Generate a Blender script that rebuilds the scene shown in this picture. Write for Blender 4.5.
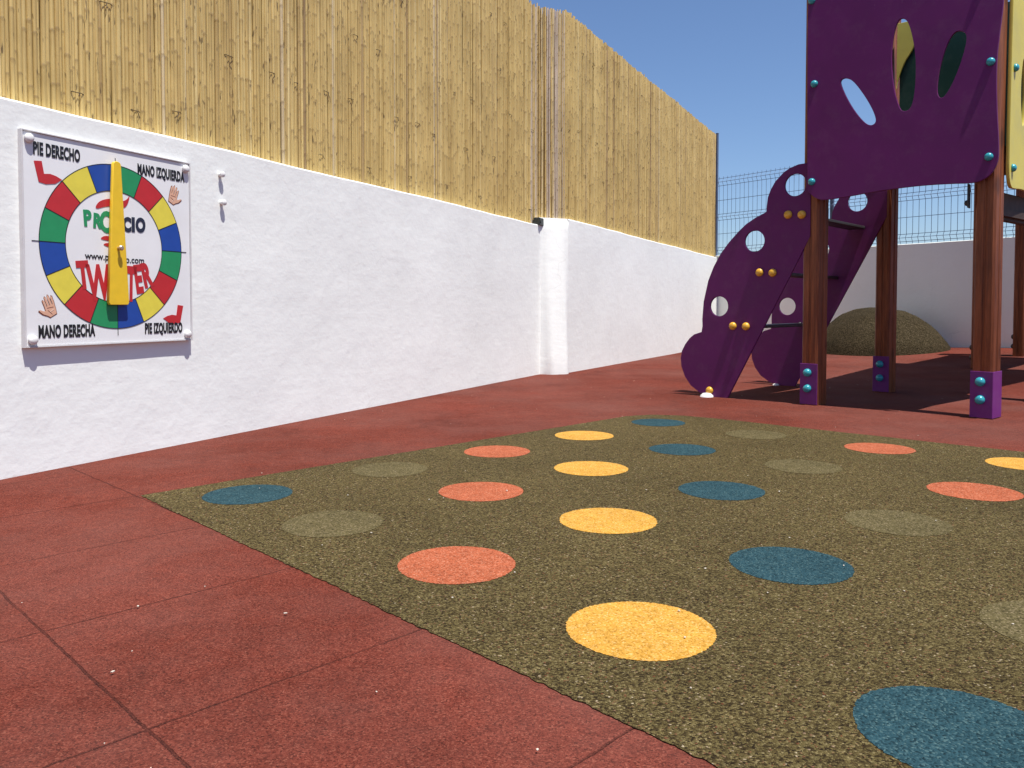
import bpy, bmesh, math, random
from mathutils import Vector, Matrix, noise
random.seed(11)
R = math.radians
scene = bpy.context.scene
for o in list(bpy.data.objects): bpy.data.objects.remove(o)
COL = scene.collection

# ------------------------------------------------------------------ camera
SUN_AZ, SUN_EL = -50.0, 70.0
cam = bpy.data.cameras.new("camera"); camo = bpy.data.objects.new("camera", cam); COL.objects.link(camo)
camo.location = (0, 0, 0.65); camo.rotation_euler = (R(90 - 1.93), 0, 0)
cam.sensor_width = 36; cam.lens = 803 / 1024 * 36; cam.shift_y = -0.0488
cam.clip_start = 0.05; cam.clip_end = 2000
scene.camera = camo
# ------------------------------------------------------------------ light
world = bpy.data.worlds.new("World"); scene.world = world; world.use_nodes = True
wn = world.node_tree; bg = wn.nodes['Background']
sky = wn.nodes.new('ShaderNodeTexSky'); sky.sky_type = 'NISHITA'; sky.sun_disc = False
sky.sun_elevation = R(SUN_EL); sky.sun_rotation = R(90 - SUN_AZ)
sky.air_density = 1.0; sky.dust_density = 0.6; sky.ozone_density = 3.5; sky.altitude = 100
tint = wn.nodes.new('ShaderNodeMix'); tint.data_type = 'RGBA'; tint.blend_type = 'MULTIPLY'; tint.inputs[0].default_value = 1.0
tint.inputs[7].default_value = (1.16, 1.24, 1.40, 1)
wn.links.new(sky.outputs[0], tint.inputs[6]); wn.links.new(tint.outputs[2], bg.inputs[0]); bg.inputs[1].default_value = 0.072
sd = bpy.data.lights.new("sun", 'SUN'); sd.energy = 5.0; sd.angle = R(0.5); sd.color = (1, .965, .90)
so = bpy.data.objects.new("sun", sd); COL.objects.link(so)
sv = Vector((math.cos(R(SUN_EL)) * math.cos(R(SUN_AZ)), math.cos(R(SUN_EL)) * math.sin(R(SUN_AZ)), math.sin(R(SUN_EL))))
so.rotation_euler = sv.to_track_quat('Z', 'Y').to_euler(); so.location = sv * 30
scene.view_settings.view_transform = 'Standard'; scene.view_settings.look = 'None'
scene.view_settings.exposure = 0.42; scene.view_settings.gamma = 1
scene.render.engine = 'CYCLES'

# ------------------------------------------------------------------ helpers
def tag(o, label=None, cat=None, group=None, kind=None):
    if label: o['label'] = label
    if cat: o['category'] = cat
    if group: o['group'] = group
    if kind: o['kind'] = kind
    return o

def empty(name, loc, rz=0.0):
    o = bpy.data.objects.new(name, None); COL.objects.link(o)
    o.empty_display_size = .1; o.location = loc; o.rotation_euler = (0, 0, rz); return o

def link(name, me, mat=None, parent=None, smooth=None):
    o = bpy.data.objects.new(name, me); COL.objects.link(o)
    if mat and not me.materials: me.materials.append(mat)
    if parent: o.parent = parent
    if smooth is not None:
        me.shade_smooth() if smooth >= 180 else me.set_sharp_from_angle(angle=R(smooth))
        if smooth < 180:
            for p in me.polygons: p.use_smooth = True
    return o

def bm_obj(name, bm, mat=None, parent=None, smooth=None):
    me = bpy.data.meshes.new(name); bm.normal_update(); bm.to_mesh(me); bm.free()
    return link(name, me, mat, parent, smooth)

def add_box(bm, lo, hi, bev=0.0, m=None):
    r = bmesh.ops.create_cube(bm, size=1)
    c = [(a + b) / 2 for a, b in zip(lo, hi)]; s = [b - a for a, b in zip(lo, hi)]
    for v in r['verts']:
        v.co = Vector((c[0] + v.co.x * s[0], c[1] + v.co.y * s[1], c[2] + v.co.z * s[2]))
    vs = r['verts']
    if bev:
        es = list({e for v in vs for e in v.link_edges})
        q = bmesh.ops.bevel(bm, geom=es, offset=bev, segments=2, affect='EDGES', profile=.5)
        vs = list({v for f in q['faces'] for v in f.verts} | {v for v in vs if v.is_valid})
    if m is not None: bmesh.ops.transform(bm, matrix=m, verts=vs)
    return vs

def add_tube(bm, p0, p1, r, n=8, r1=None, caps=True):
    p0, p1 = Vector(p0), Vector(p1); d = p1 - p0
    q = d.to_track_quat('Z', 'Y').to_matrix().to_4x4()
    bmesh.ops.create_cone(bm, cap_ends=caps, segments=n, radius1=r, radius2=r if r1 is None else r1, depth=d.length,
                          matrix=Matrix.Translation((p0 + p1) / 2) @ q)

def add_lathe(bm, prof, n=20, m=Matrix()):
    """prof = [(radius, height)], axis = local z of m"""
    rings = []
    for r, z in prof:
        if r < 1e-6: rings.append([bm.verts.new(m @ Vector((0, 0, z)))])
        else: rings.append([bm.verts.new(m @ Vector((r * math.cos(2 * math.pi * k / n), r * math.sin(2 * math.pi * k / n), z))) for k in range(n)])
    for a, b in zip(rings, rings[1:]):
        for k in range(n):
            k2 = (k + 1) % n
            if len(a) == 1 and len(b) == 1: continue
            if len(a) == 1: bm.faces.new((a[0], b[k], b[k2]))
            elif len(b) == 1: bm.faces.new((a[k], a[k2], b[0]))
            else: bm.faces.new((a[k], a[k2], b[k2], b[k]))

def curve_mesh(splines, extrude, bevel=0.0, res=2):
    """closed 2D outlines (holes included) -> extruded mesh in the local x/y plane, centred on z=0"""
    cu = bpy.data.curves.new('tmp', 'CURVE'); cu.dimensions = '2D'; cu.fill_mode = 'BOTH'
    cu.extrude = extrude; cu.bevel_depth = bevel; cu.bevel_resolution = 1; cu.resolution_u = res
    if bevel: cu.offset = -bevel
    for pts in splines:
        s = cu.splines.new('POLY'); s.points.add(len(pts) - 1); s.use_cyclic_u = True
        for p, (x, y) in zip(s.points, pts): p.co = (x, y, 0, 1)
    o = bpy.data.objects.new('tmp', cu); COL.objects.link(o)
    dg = bpy.context.evaluated_depsgraph_get(); dg.update()
    me = bpy.data.meshes.new_from_object(o.evaluated_get(dg))
    bpy.data.objects.remove(o); bpy.data.curves.remove(cu); return me

def text_mesh(body, size, sx=1.0, bold=0.0, extrude=.0004, align='CENTER', space=1.0, shear=0.0):
    cu = bpy.data.curves.new('tmp', 'FONT'); cu.body = body; cu.size = size; cu.extrude = extrude
    cu.offset = bold; cu.align_x = align; cu.space_character = space; cu.shear = shear; cu.resolution_u = 4
    o = bpy.data.objects.new('tmp', cu); COL.objects.link(o)
    dg = bpy.context.evaluated_depsgraph_get(); dg.update()
    me = bpy.data.meshes.new_from_object(o.evaluated_get(dg))
    bpy.data.objects.remove(o); bpy.data.curves.remove(cu)
    for v in me.vertices: v.co.x *= sx
    return me

def chaikin(pts, it=2, closed=True):
    for _ in range(it):
        out = []; n = len(pts)
        for i in range(n if closed else n - 1):
            a, b = pts[i], pts[(i + 1) % n]
            out += [(a[0] * .75 + b[0] * .25, a[1] * .75 + b[1] * .25), (a[0] * .25 + b[0] * .75, a[1] * .25 + b[1] * .75)]
        pts = out
    return pts

def circle(cx, cy, r, n=32): return [(cx + r * math.cos(2 * math.pi * k / n), cy + r * math.sin(2 * math.pi * k / n)) for k in range(n)]

# ------------------------------------------------------------------ materials
class NT:
    def __init__(s, name):
        s.m = bpy.data.materials.new(name); s.m.use_nodes = True; s.t = s.m.node_tree
        s.b = s.t.nodes['Principled BSDF']
    def n(s, typ, **kw):
        x = s.t.nodes.new(typ)
        for k, v in kw.items():
            if k in ('operation', 'blend_type', 'data_type', 'feature', 'attribute_name', 'noise_dimensions', 'distance', 'voronoi_dimensions', 'interpolation_type', 'clamp'): setattr(x, k, v)
            else: x.inputs[k].default_value = v
        return x
    def l(s, a, b): s.t.links.new(a, b)
    def coord(s, scale=(1, 1, 1), rot=(0, 0, 0)):
        c = s.t.nodes.new('ShaderNodeTexCoord'); mp = s.t.nodes.new('ShaderNodeMapping')
        mp.inputs['Scale'].default_value = scale; mp.inputs['Rotation'].default_value = rot
        s.l(c.outputs['Object'], mp.inputs[0]); return mp.outputs[0]
    def noise(s, co, scale, detail=4, rough=.55):
        x = s.n('ShaderNodeTexNoise', Scale=scale, Detail=detail, Roughness=rough); s.l(co, x.inputs['Vector']); return x.outputs['Fac']
    def ramp(s, fac, stops):
        x = s.t.nodes.new('ShaderNodeValToRGB'); e = x.color_ramp.elements
        while len(e) < len(stops): e.new(.5)
        for k, (p, c) in enumerate(stops):
            e[k].position = p; e[k].color = (*c, 1) if len(c) == 3 else c
        s.l(fac, x.inputs[0]); return x.outputs['Color']
    def mix(s, fac, a, b, mode='MIX'):
        x = s.t.nodes.new('ShaderNodeMix'); x.data_type = 'RGBA'; x.blend_type = mode
        for sock, val in ((x.inputs[0], fac), (x.inputs[6], a), (x.inputs[7], b)):
            if hasattr(val, 'is_linked'): s.l(val, sock)
            elif isinstance(val, (int, float)): sock.default_value = val
            else: sock.default_value = (*val, 1)
        return x.outputs[2]
    def math(s, op, a, b=0.0):
        x = s.t.nodes.new('ShaderNodeMath'); x.operation = op
        for sock, val in ((x.inputs[0], a), (x.inputs[1], b)):
            if hasattr(val, 'is_linked'): s.l(val, sock)
            else: sock.default_value = val
        return x.outputs[0]
    def bump(s, height, strength, dist, prev=None):
        x = s.n('ShaderNodeBump', Strength=strength, Distance=dist); s.l(height, x.inputs['Height'])
        if prev is not None: s.l(prev, x.inputs['Normal'])
        return x.outputs[0]
    def out(s, col=None, rough=None, nrm=None, spec=None):
        for k, v in (('Base Color', col), ('Roughness', rough), ('Normal', nrm), ('Specular IOR Level', spec)):
            if v is None: continue
            if hasattr(v, 'is_linked'): s.l(v, s.b.inputs[k])
            else: s.b.inputs[k].default_value = (*v, 1) if isinstance(v, tuple) else v
        return s.m

def plain(name, col, rough=.5, var=.12, scale=30, bump=0.0, spec=.5, metal=0.0):
    t = NT(name); c = t.coord(); f = t.noise(c, scale)
    lo = tuple(x * (1 - var) for x in col); hi = tuple(min(1, x * (1 + var)) for x in col)
    nr = t.bump(t.noise(c, scale * 8, 2), bump, .002) if bump else None
    t.b.inputs['Metallic'].default_value = metal
    return t.out(t.ramp(f, [(.3, lo), (.7, hi)]), rough, nr, spec)

def granulate(name, stops, big=(.75, 1.2), scale=250, bump=.6, seams=False, dust=None, fine=None, spec=.1):
    """rubber crumb surface: voronoi grains of mixed colours"""
    t = NT(name); c = t.coord()
    vo = t.n('ShaderNodeTexVoronoi', Scale=scale); t.l(c, vo.inputs['Vector'])
    sep = t.t.nodes.new('ShaderNodeSeparateColor'); t.l(vo.outputs['Color'], sep.inputs[0])
    col = t.ramp(sep.outputs[0], stops)
    nb = t.noise(c, 1.3, 6, .6)
    col = t.mix(1.0, col, t.ramp(nb, [(.3, (big[0],) * 3), (.7, (big[1],) * 3)]), 'MULTIPLY')
    ns = t.noise(c, 22, 4, .6)
    col = t.mix(1.0, col, t.ramp(ns, [(.25, (.85,) * 3), (.75, (1.14,) * 3)]), 'MULTIPLY')
    if dust:
        nd = t.noise(c, .55, 7, .7)
        f = t.ramp(nd, [(.42, (0, 0, 0)), (.72, (1, 1, 1))])
        col = t.mix(t.math('MULTIPLY', f, dust[0]), col, dust[1])
    if seams:
        sc = t.ramp(t.noise(t.coord(scale=(1, .45, 1), rot=(0, 0, .7)), 2.6, 7, .68), [(.54, (1, 1, 1)), (.72, (.74,) * 3)])
        col = t.mix(1.0, col, sc, 'MULTIPLY')
    h = t.math('MULTIPLY', vo.outputs['Distance'], -1.0)
    nr = t.bump(h, bump, .004)
    nr = t.bump(ns, .25, .012, nr)
    if seams:
        sx = t.t.nodes.new('ShaderNodeSeparateXYZ'); rot = t.coord(rot=(0, 0, R(-45.5)))
        t.l(rot, sx.inputs[0])
        wob = t.math('MULTIPLY', t.math('SUBTRACT', t.noise(c, 9, 4, .65), .5), .010)
        def line(sock, per, off, lo):
            a = t.math('ADD', t.math('ADD', sock, wob), off)
            a = t.math('PINGPONG', a, per / 2)
            x = t.t.nodes.new('ShaderNodeMapRange'); x.inputs[1].default_value = lo; x.inputs[2].default_value = .0033
            x.inputs[3].default_value = 1; x.inputs[4].default_value = 0; x.clamp = True
            t.l(a, x.inputs[0]); return x.outputs[0]
        # rotated x = along e1 (c1), rotated y = -c2
        l1 = line(sx.outputs[0], .577, -1.05 + .577 * 8, .001)
        l2 = line(sx.outputs[1], .531, -2.845 + .531 * 40, .001)
        s = t.math('MAXIMUM', l1, l2)
        fade = t.ramp(t.noise(c, 2.2, 4), [(.3, (.4,) * 3), (.6, (1,) * 3)])
        s = t.math('MULTIPLY', s, fade)
        nearf = t.ramp(t.math('MULTIPLY', sx.outputs[0], .5), [(.0, (1,) * 3), (.53, (1,) * 3), (.62, (.3,) * 3)])
        s = t.math('MULTIPLY', s, nearf)
        col = t.mix(t.math('MULTIPLY', s, .5), col, (.012, .006, .006))
        nr = t.bump(t.math('MULTIPLY', s, -1.0), .7, .006, nr)
    return t.out(col, .93, nr, spec)

M = {}
M['red_rubber'] = granulate('red_rubber', [(0, (0.0509, 0.0104, 0.0067)), (.2, (0.0924, 0.0186, 0.0117)), (.5, (0.1293, 0.0268, 0.0166)), (.85, (0.1618, 0.0372, 0.0235)), (1, (0.2125, 0.0633, 0.0401))],
                            big=(.8, 1.2), scale=370, bump=.4, seams=True, dust=(.40, (.21, .105, .088)))
M['olive_rubber'] = granulate('olive_rubber', [(0, (0.0181, 0.0118, 0.0056)), (.2, (0.0409, 0.0279, 0.0112)), (.45, (0.0774, 0.0557, 0.0207)), (.7, (0.1113, 0.0856, 0.0319)), (.88, (0.1478, 0.1157, 0.0470)), (.955, (0.2158, 0.1714, 0.0799)), (.985, (0.1363, 0.0429, 0.0207)), (1, (0.3864, 0.3213, 0.2068))],
                              big=(.82, 1.16), scale=285, bump=.95)
M['mound_rubber'] = granulate('mound_rubber', [(0, (0.0109, 0.0079, 0.0041)), (.3, (0.0245, 0.0182, 0.0082)), (.7, (0.0422, 0.0316, 0.0150)), (1, (0.0884, 0.0669, 0.0408))], big=(.75, 1.25), scale=150, bump=.7)
M['yellow_spot'] = granulate('yellow_spot', [(0, (0.3060, 0.1462, 0.0200)), (.3, (0.4680, 0.2408, 0.0380)), (.8, (0.5400, 0.2881, 0.0550)), (1, (0.6120, 0.3784, 0.1400))], big=(.92, 1.06), scale=290, bump=.3)
M['coral_spot'] = granulate('coral_spot', [(0, (0.1771, 0.0464, 0.0205)), (.3, (0.3188, 0.0789, 0.0349)), (.8, (0.3985, 0.1115, 0.0534)), (1, (0.4428, 0.1858, 0.1129))], big=(.92, 1.06), scale=290, bump=.35)
M['blue_spot'] = granulate('blue_spot', [(0, (0.0076, 0.0207, 0.0263)), (.3, (0.0153, 0.0459, 0.0587)), (.8, (0.0255, 0.0643, 0.0782)), (1, (0.0638, 0.1148, 0.1173))], big=(.9, 1.1), scale=290, bump=.5)
M['green_spot'] = granulate('green_spot', [(0, (0.0406, 0.0326, 0.0132)), (.3, (0.0835, 0.0672, 0.0284)), (.8, (0.1160, 0.0937, 0.0416)), (1, (0.1972, 0.1527, 0.0876))], big=(.9, 1.1), scale=250, bump=.6)

def wall_mat(name, base):
    t = NT(name); c = t.coord()
    big = t.noise(c, 1.1, 6, .6); mid = t.noise(c, 5, 6, .62); fine = t.noise(c, 60, 4, .6)
    cs = t.coord(scale=(.6, .6, 3.2)); st = t.noise(cs, 7, 5, .6)
    lo = tuple(x * .93 for x in base)
    col = t.ramp(big, [(.3, lo), (.7, base)])
    sx = t.t.nodes.new('ShaderNodeSeparateXYZ'); co = t.t.nodes.new('ShaderNodeTexCoord'); t.l(co.outputs['Object'], sx.inputs[0])
    # red rubber dust splashed on the foot of the wall
    ft = t.math('ADD', t.math('MULTIPLY', sx.outputs[2], 13), t.math('MULTIPLY', t.noise(c, 14, 5, .7), 2.2))
    f = t.ramp(ft, [(.0, (1, 1, 1)), (.0, (1, 1, 1)), (1.0, (0, 0, 0))])
    col = t.mix(t.math('MULTIPLY', f, .8), col, (.42, .24, .20))
    vo = t.noise(c, 17, 3, .5)
    wv = t.t.nodes.new('ShaderNodeMix'); wv.data_type = 'VECTOR'; nz = t.n('ShaderNodeTexNoise', Scale=2.5, Detail=5.0); t.l(c, nz.inputs['Vector'])
    wv.inputs[0].default_value = .35; t.l(c, wv.inputs[4]); t.l(nz.outputs['Color'], wv.inputs[5])
    ed = t.n('ShaderNodeTexVoronoi', feature='DISTANCE_TO_EDGE', Scale=1.7); t.l(wv.outputs[1], ed.inputs['Vector'])
    cr = t.ramp(ed.outputs['Distance'], [(.0, (1, 1, 1)), (.006, (0, 0, 0))])
    crm = t.math('MULTIPLY', cr, t.ramp(t.noise(c, 1.6, 3), [(.56, (0, 0, 0)), (.66, (1, 1, 1))]))
    col = t.mix(t.math('MULTIPLY', crm, .22), col, (.45, .43, .40))
    run = t.ramp(t.noise(t.coord(scale=(1, 1, .06)), 9, 5, .65), [(.56, (0, 0, 0)), (.8, (1, 1, 1))])
    col = t.mix(t.math('MULTIPLY', run, .10), col, (.52, .49, .44))
    nr = t.bump(big, .35, .03); nr = t.bump(mid, .25, .012, nr); nr = t.bump(st, .11, .008, nr); nr = t.bump(vo, .23, .006, nr); nr = t.bump(fine, .22, .0025, nr)
    return t.out(col, .85, nr, .25)
M['white_wall'] = wall_mat('white_wall', (.87, .885, .855))
M['back_wall'] = wall_mat('back_wall', (.86, .885, .835))

t = NT('cane'); c = t.coord()
at = t.n('ShaderNodeAttribute', attribute_name='tint'); an = t.n('ShaderNodeAttribute', attribute_name='knot')
col = t.ramp(at.outputs['Fac'], [(0, (.26, .17, .085)), (.12, (.44, .31, .15)), (.4, (.60, .435, .165)), (.75, (.69, .52, .21)), (.9, (.76, .61, .30)), (1, (.60, .50, .40))])
stv = t.noise(t.coord(scale=(1, 1, .04)), 170, 3, .6)
col = t.mix(1.0, col, t.ramp(stv, [(.3, (.84, .81, .76)), (.7, (1.08, 1.08, 1.08))]), 'MULTIPLY')
pa = t.noise(c, 3.0, 5, .6)
col = t.mix(1.0, col, t.ramp(pa, [(.3, (.82, .80, .76)), (.7, (1.08, 1.08, 1.06))]), 'MULTIPLY')
sp = t.ramp(t.noise(t.coord(scale=(1, 1, .16)), 85, 3, .5), [(.645, (0, 0, 0)), (.69, (1, 1, 1))])
col = t.mix(t.math('MULTIPLY', sp, .75), col, (.07, .04, .02))
col = t.mix(t.math('MULTIPLY', an.outputs['Fac'], .62), col, (.15, .085, .03))
M['cane'] = t.out(col, .55, t.bump(stv, .2, .002), .35)

t = NT('wood'); c = t.coord(scale=(1, 1, .07))
g1 = t.noise(c, 42, 5, .6); g2 = t.noise(c, 150, 3, .6)
col = t.ramp(g1, [(.25, (.095, .026, .011)), (.5, (.21, .060, .021)), (.8, (.35, .115, .040))])
col = t.mix(1.0, col, t.ramp(g2, [(.3, (.75,) * 3), (.7, (1.12,) * 3)]), 'MULTIPLY')
kn = t.n('ShaderNodeTexVoronoi', Scale=5.0); t.l(t.coord(scale=(1, 1, .55)), kn.inputs['Vector'])
col = t.mix(t.math('MULTIPLY', t.ramp(kn.outputs['Distance'], [(.10, (1, 1, 1)), (.2, (0, 0, 0))]), .6), col, (.045, .014, .007))
M['wood'] = t.out(col, .55, t.bump(g1, .25, .003), .4)
M['deck_wood'] = plain('deck_wood', (.045, .025, .016), .7, .3, 20)

def plastic(name, col, rough=.36):
    t = NT(name); c = t.coord()
    f = t.noise(c, 3.5, 6, .65); fine = t.noise(c, 480, 2, .5)
    cc = t.ramp(f, [(.3, tuple(x * .88 for x in col)), (.7, tuple(x * 1.1 for x in col))])
    du = t.ramp(t.noise(c, 9, 6, .7), [(.5, (0, 0, 0)), (.8, (1, 1, 1))])
    cc = t.mix(t.math('MULTIPLY', du, .06), cc, (.4, .33, .3))
    sc = t.ramp(t.noise(t.coord(scale=(1, 1, .18), rot=(.5, .3, .6)), 60, 3, .7), [(.66, (0, 0, 0)), (.74, (1, 1, 1))])
    scm = t.math('MULTIPLY', sc, t.ramp(t.noise(c, 2.3, 3), [(.5, (0, 0, 0)), (.7, (1, 1, 1))]))
    cc = t.mix(t.math('MULTIPLY', scm, .10), cc, (.5, .42, .45))
    rr = t.ramp(f, [(.3, (rough - .06,) * 3), (.7, (rough + .12,) * 3)])
    return t.out(cc, rr, t.bump(fine, .12, .0008), .28)
M['purple'] = plastic('purple', (.117, .010, .104), .5)
M['purple_shoe'] = plastic('purple_shoe', (.15, .022, .165), .45)
M['yellow_panel'] = plastic('yellow_panel', (.62, .53, .10), .42)
M['green_panel'] = plastic('green_panel', (.012, .05, .035), .4)
M['teal'] = plain('teal', (.035, .30, .36), .22, .1, 40)
M['yellow_cap'] = plain('yellow_cap', (.70, .38, .04), .3, .1, 40)
M['white_plastic'] = plain('white_plastic', (.78, .77, .75), .35, .04, 40)
M['dark_metal'] = plain('dark_metal', (.03, .028, .03), .45, .2, 50)
M['wire'] = plain('wire', (.075, .105, .18), .5, .2, 10)
M['rust_wire'] = plain('rust_wire', (.06, .035, .02), .7, .3, 60)
M['black_pvc'] = plain('black_pvc', (.02, .025, .025), .45, .2, 30)
M['pvc_sheet'] = plain('pvc_sheet', (.80, .80, .80), .3, .03, 8)
M['board_back'] = plain('board_back', (.62, .60, .60), .35, .06, 12)
for n_, c_ in dict(print_red=(.50, .025, .03), print_green=(.02, .27, .10), print_blue=(.015, .065, .33), print_yellow=(.74, .63, .07), print_black=(.012, .012, .015),
                   print_skin=(.70, .40, .27), print_brown=(.20, .06, .03), print_navy=(.02, .025, .05)).items(): M[n_] = plain(n_, c_, .42, .05, 25)
M['pointer'] = plain('pointer', (.80, .52, .025), .4, .05, 20)

# ------------------------------------------------------------------ ground (one sheet, rising a little towards the back wall)
P1 = Vector((3.42, 13.377)); PB = Vector((6.251, 9.690)); bw = (PB - P1).normalized(); bn = Vector((bw.y, -bw.x))  # back wall line; bn points to the yard
if bn.dot(Vector((0, 0)) - P1) < 0: bn = -bn
BL = (PB - P1).length
def ground_z(x, y):
    d = (Vector((x, y)) - P1); tt = max(0, min(1.25, d.dot(bw) / BL)); dist = d.dot(bn)
    w = max(0.0, min(1.0, 1 - dist / 2.3)); w = w * w * (3 - 2 * w)
    return .156 * tt * w
def axis(a, b, step, far): 
    v = [a + step * k for k in range(int(round((b - a) / step)) + 1)]
    return [-far, -far * .3, -far * .08] + v + [far * .08, far * .3, far]
xs = axis(-7, 14, .25, 400); ys = axis(-6, 18, .25, 400)
bm = bmesh.new()
gv = [[bm.verts.new((x, y, ground_z(x, y))) for x in xs] for y in ys]
for j in range(len(ys) - 1):
    for i in range(len(xs) - 1): bm.faces.new((gv[j][i], gv[j][i + 1], gv[j + 1][i + 1], gv[j + 1][i]))
g = bm_obj('ground', bm, M['red_rubber'], None, 180); tag(g, kind='structure')

E1 = Vector((math.cos(R(45.5)), math.sin(R(45.5)))); E2 = Vector((E1.y, -E1.x))
def tile(c1, c2): return E1 * c1 + E2 * c2
# olive play surface: rectangle on the tile axes with one worn corner, slightly ragged edge
pts = []
def edge(a, b, n):
    for k in range(n):
        f = k / n; pts.append((a[0] + (b[0] - a[0]) * f, a[1] + (b[1] - a[1]) * f))
cs = [(.925, 2.2), (.995, -.5), (1.06, -2.835), (3.86, -2.845), (4.02, -2.78), (4.12, -2.62), (4.15, -2.4), (4.15, 2.2)]
for a, b in zip(cs, cs[1:] + cs[:1]): edge(a, b, max(2, int(math.dist(a, b) / .008)))
bm = bmesh.new()
vs = []
for k, (a, b) in enumerate(pts):
    p = tile(a, b); nz = noise.noise(Vector((p.x * 60, p.y * 60, 0))) * .005 + noise.noise(Vector((p.x * 4, p.y * 4, 5))) * .005
    p = tile(a + nz, b + noise.noise(Vector((p.x * 60, p.y * 60, 9))) * .005)
    vs.append(bm.verts.new((p.x, p.y, .0022)))
bm.faces.new(vs)
if bm.faces[:][0].normal.z < 0: bmesh.ops.reverse_faces(bm, faces=bm.faces[:])
mat_o = bm_obj('play_surface', bm, M['olive_rubber']); tag(mat_o, kind='structure')

# twister spots laid into the olive surface
SP = [
 ('yellow_spot', .363, 4.029, 'yellow floor dot at the far end of the yellow row, nearest the wall corner'),
 ('yellow_spot', .317, 3.204, 'yellow floor dot second from the far end of the yellow row'),
 ('yellow_spot', .292, 2.420, 'yellow floor dot third in the yellow row, between coral and blue dots'),
 ('yellow_spot', .258, 1.596, 'large nearest yellow floor dot in the foreground, closest to the red paving'),
 ('yellow_spot', 2.12, 3.290, 'yellow floor dot at the right edge in front of the right tower post'),
 ('coral_spot', -.067, 3.582, 'farthest of the left row of coral floor dots, nearest the white wall'),
 ('coral_spot', -.109, 2.803, 'middle coral floor dot of the left row, left of the yellow dots'),
 ('coral_spot', -.139, 2.003, 'nearest and biggest coral floor dot, next to the red paving edge'),
 ('coral_spot', 1.684, 3.66, 'coral floor dot in front of the tower, farther of the right pair'),
 ('coral_spot', 1.625, 2.803, 'coral floor dot of the right pair that lies nearer, in front of the yellow one'),
 ('blue_spot', .819, 4.483, 'farthest blue floor dot, touching the worn back corner of the olive surface'),
 ('blue_spot', .773, 3.632, 'blue floor dot second from the far end of the blue row'),
 ('blue_spot', .739, 2.818, 'blue floor dot in the middle of the blue row, right of the third yellow dot'),
 ('blue_spot', .699, 2.000, 'blue floor dot second nearest in the blue row, behind the right foreground one'),
 ('blue_spot', .680, 1.202, 'largest blue floor dot in the right foreground corner'),
 ('blue_spot', -.913, 2.758, 'lone blue floor dot at the left corner of the olive surface near the wall'),
 ('green_spot', 1.240, 4.060, 'faded olive green floor dot farthest back, nearest the climbing ramp'),
 ('green_spot', 1.183, 3.244, 'faded olive green floor dot second from the back in the right green row'),
 ('green_spot', 1.159, 2.397, 'faded olive green floor dot third in the right green row, below the coral pair'),
 ('green_spot', 1.115, 1.600, 'faded olive green floor dot cut by the right edge above the big blue one'),
 ('green_spot', -.487, 3.184, 'pale olive green floor dot near the white wall, behind the other left one'),
 ('green_spot', -.536, 2.386, 'pale olive green floor dot between the lone blue and the near coral dot'),
]
def spot_mesh(seed):
    bm = bmesh.new(); vs = []
    for k in range(420):
        a = 2 * math.pi * k / 420
        r = .1485 + noise.noise(Vector((math.cos(a) * 26, math.sin(a) * 26, seed * 7.3))) * .0032 + noise.noise(Vector((math.cos(a) * 1.3, math.sin(a) * 1.3, seed * 3.1))) * .003
        vs.append(bm.verts.new((r * math.cos(a), r * math.sin(a), 0)))
    bm.faces.new(vs); return bm
for k, (mn, x, y, lb) in enumerate(SP):
    o = bm_obj('floor_dot', spot_mesh(k), M[mn]); o.location = (x, y, .0032)
    o.rotation_euler.z = random.uniform(0, 6.28)
    tag(o, lb, 'floor dot', 'coloured twister dots on the olive surface')

# loose pale crumbs scattered on the paving
bm = bmesh.new(); rr = random.Random(5)
for k in range(150):
    x, y = rr.uniform(-3, 4.5), rr.uniform(1, 7.5)
    if rr.random() < .35: y = rr.uniform(.9, 3.2); x = rr.uniform(-1.6, 1.6)
    s = rr.uniform(.0010, .0026)
    if rr.random() < .06: s *= 1.5
    m = Matrix.Translation((x, y, .005 + s * .5)) @ Matrix.Rotation(rr.uniform(0, 6), 4, 'Z') @ Matrix.Diagonal((s * rr.uniform(.8, 2), s, s * .7, 1))
    bmesh.ops.create_icosphere(bm, subdivisions=1, radius=1, matrix=m)
o = bm_obj('loose_crumbs', bm, plain('crumb', (.52, .46, .38), .8, .3, 60)); tag(o, 'pale crumbs of grit scattered over the rubber paving', 'grit', kind='stuff')

# ------------------------------------------------------------------ walls
A0 = Vector((-1.925, 2.999)); A1 = Vector((.282, 7.777)); J = Vector((.555, 7.915)); WD = (A1 - A0).normalized(); WN = Vector((WD.y, -WD.x)); AZ1 = math.atan2(WD.y, WD.x)
W2 = (P1 - J).normalized(); N2 = Vector((W2.y, -W2.x)); AZ2 = math.atan2(W2.y, W2.x)

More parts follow.
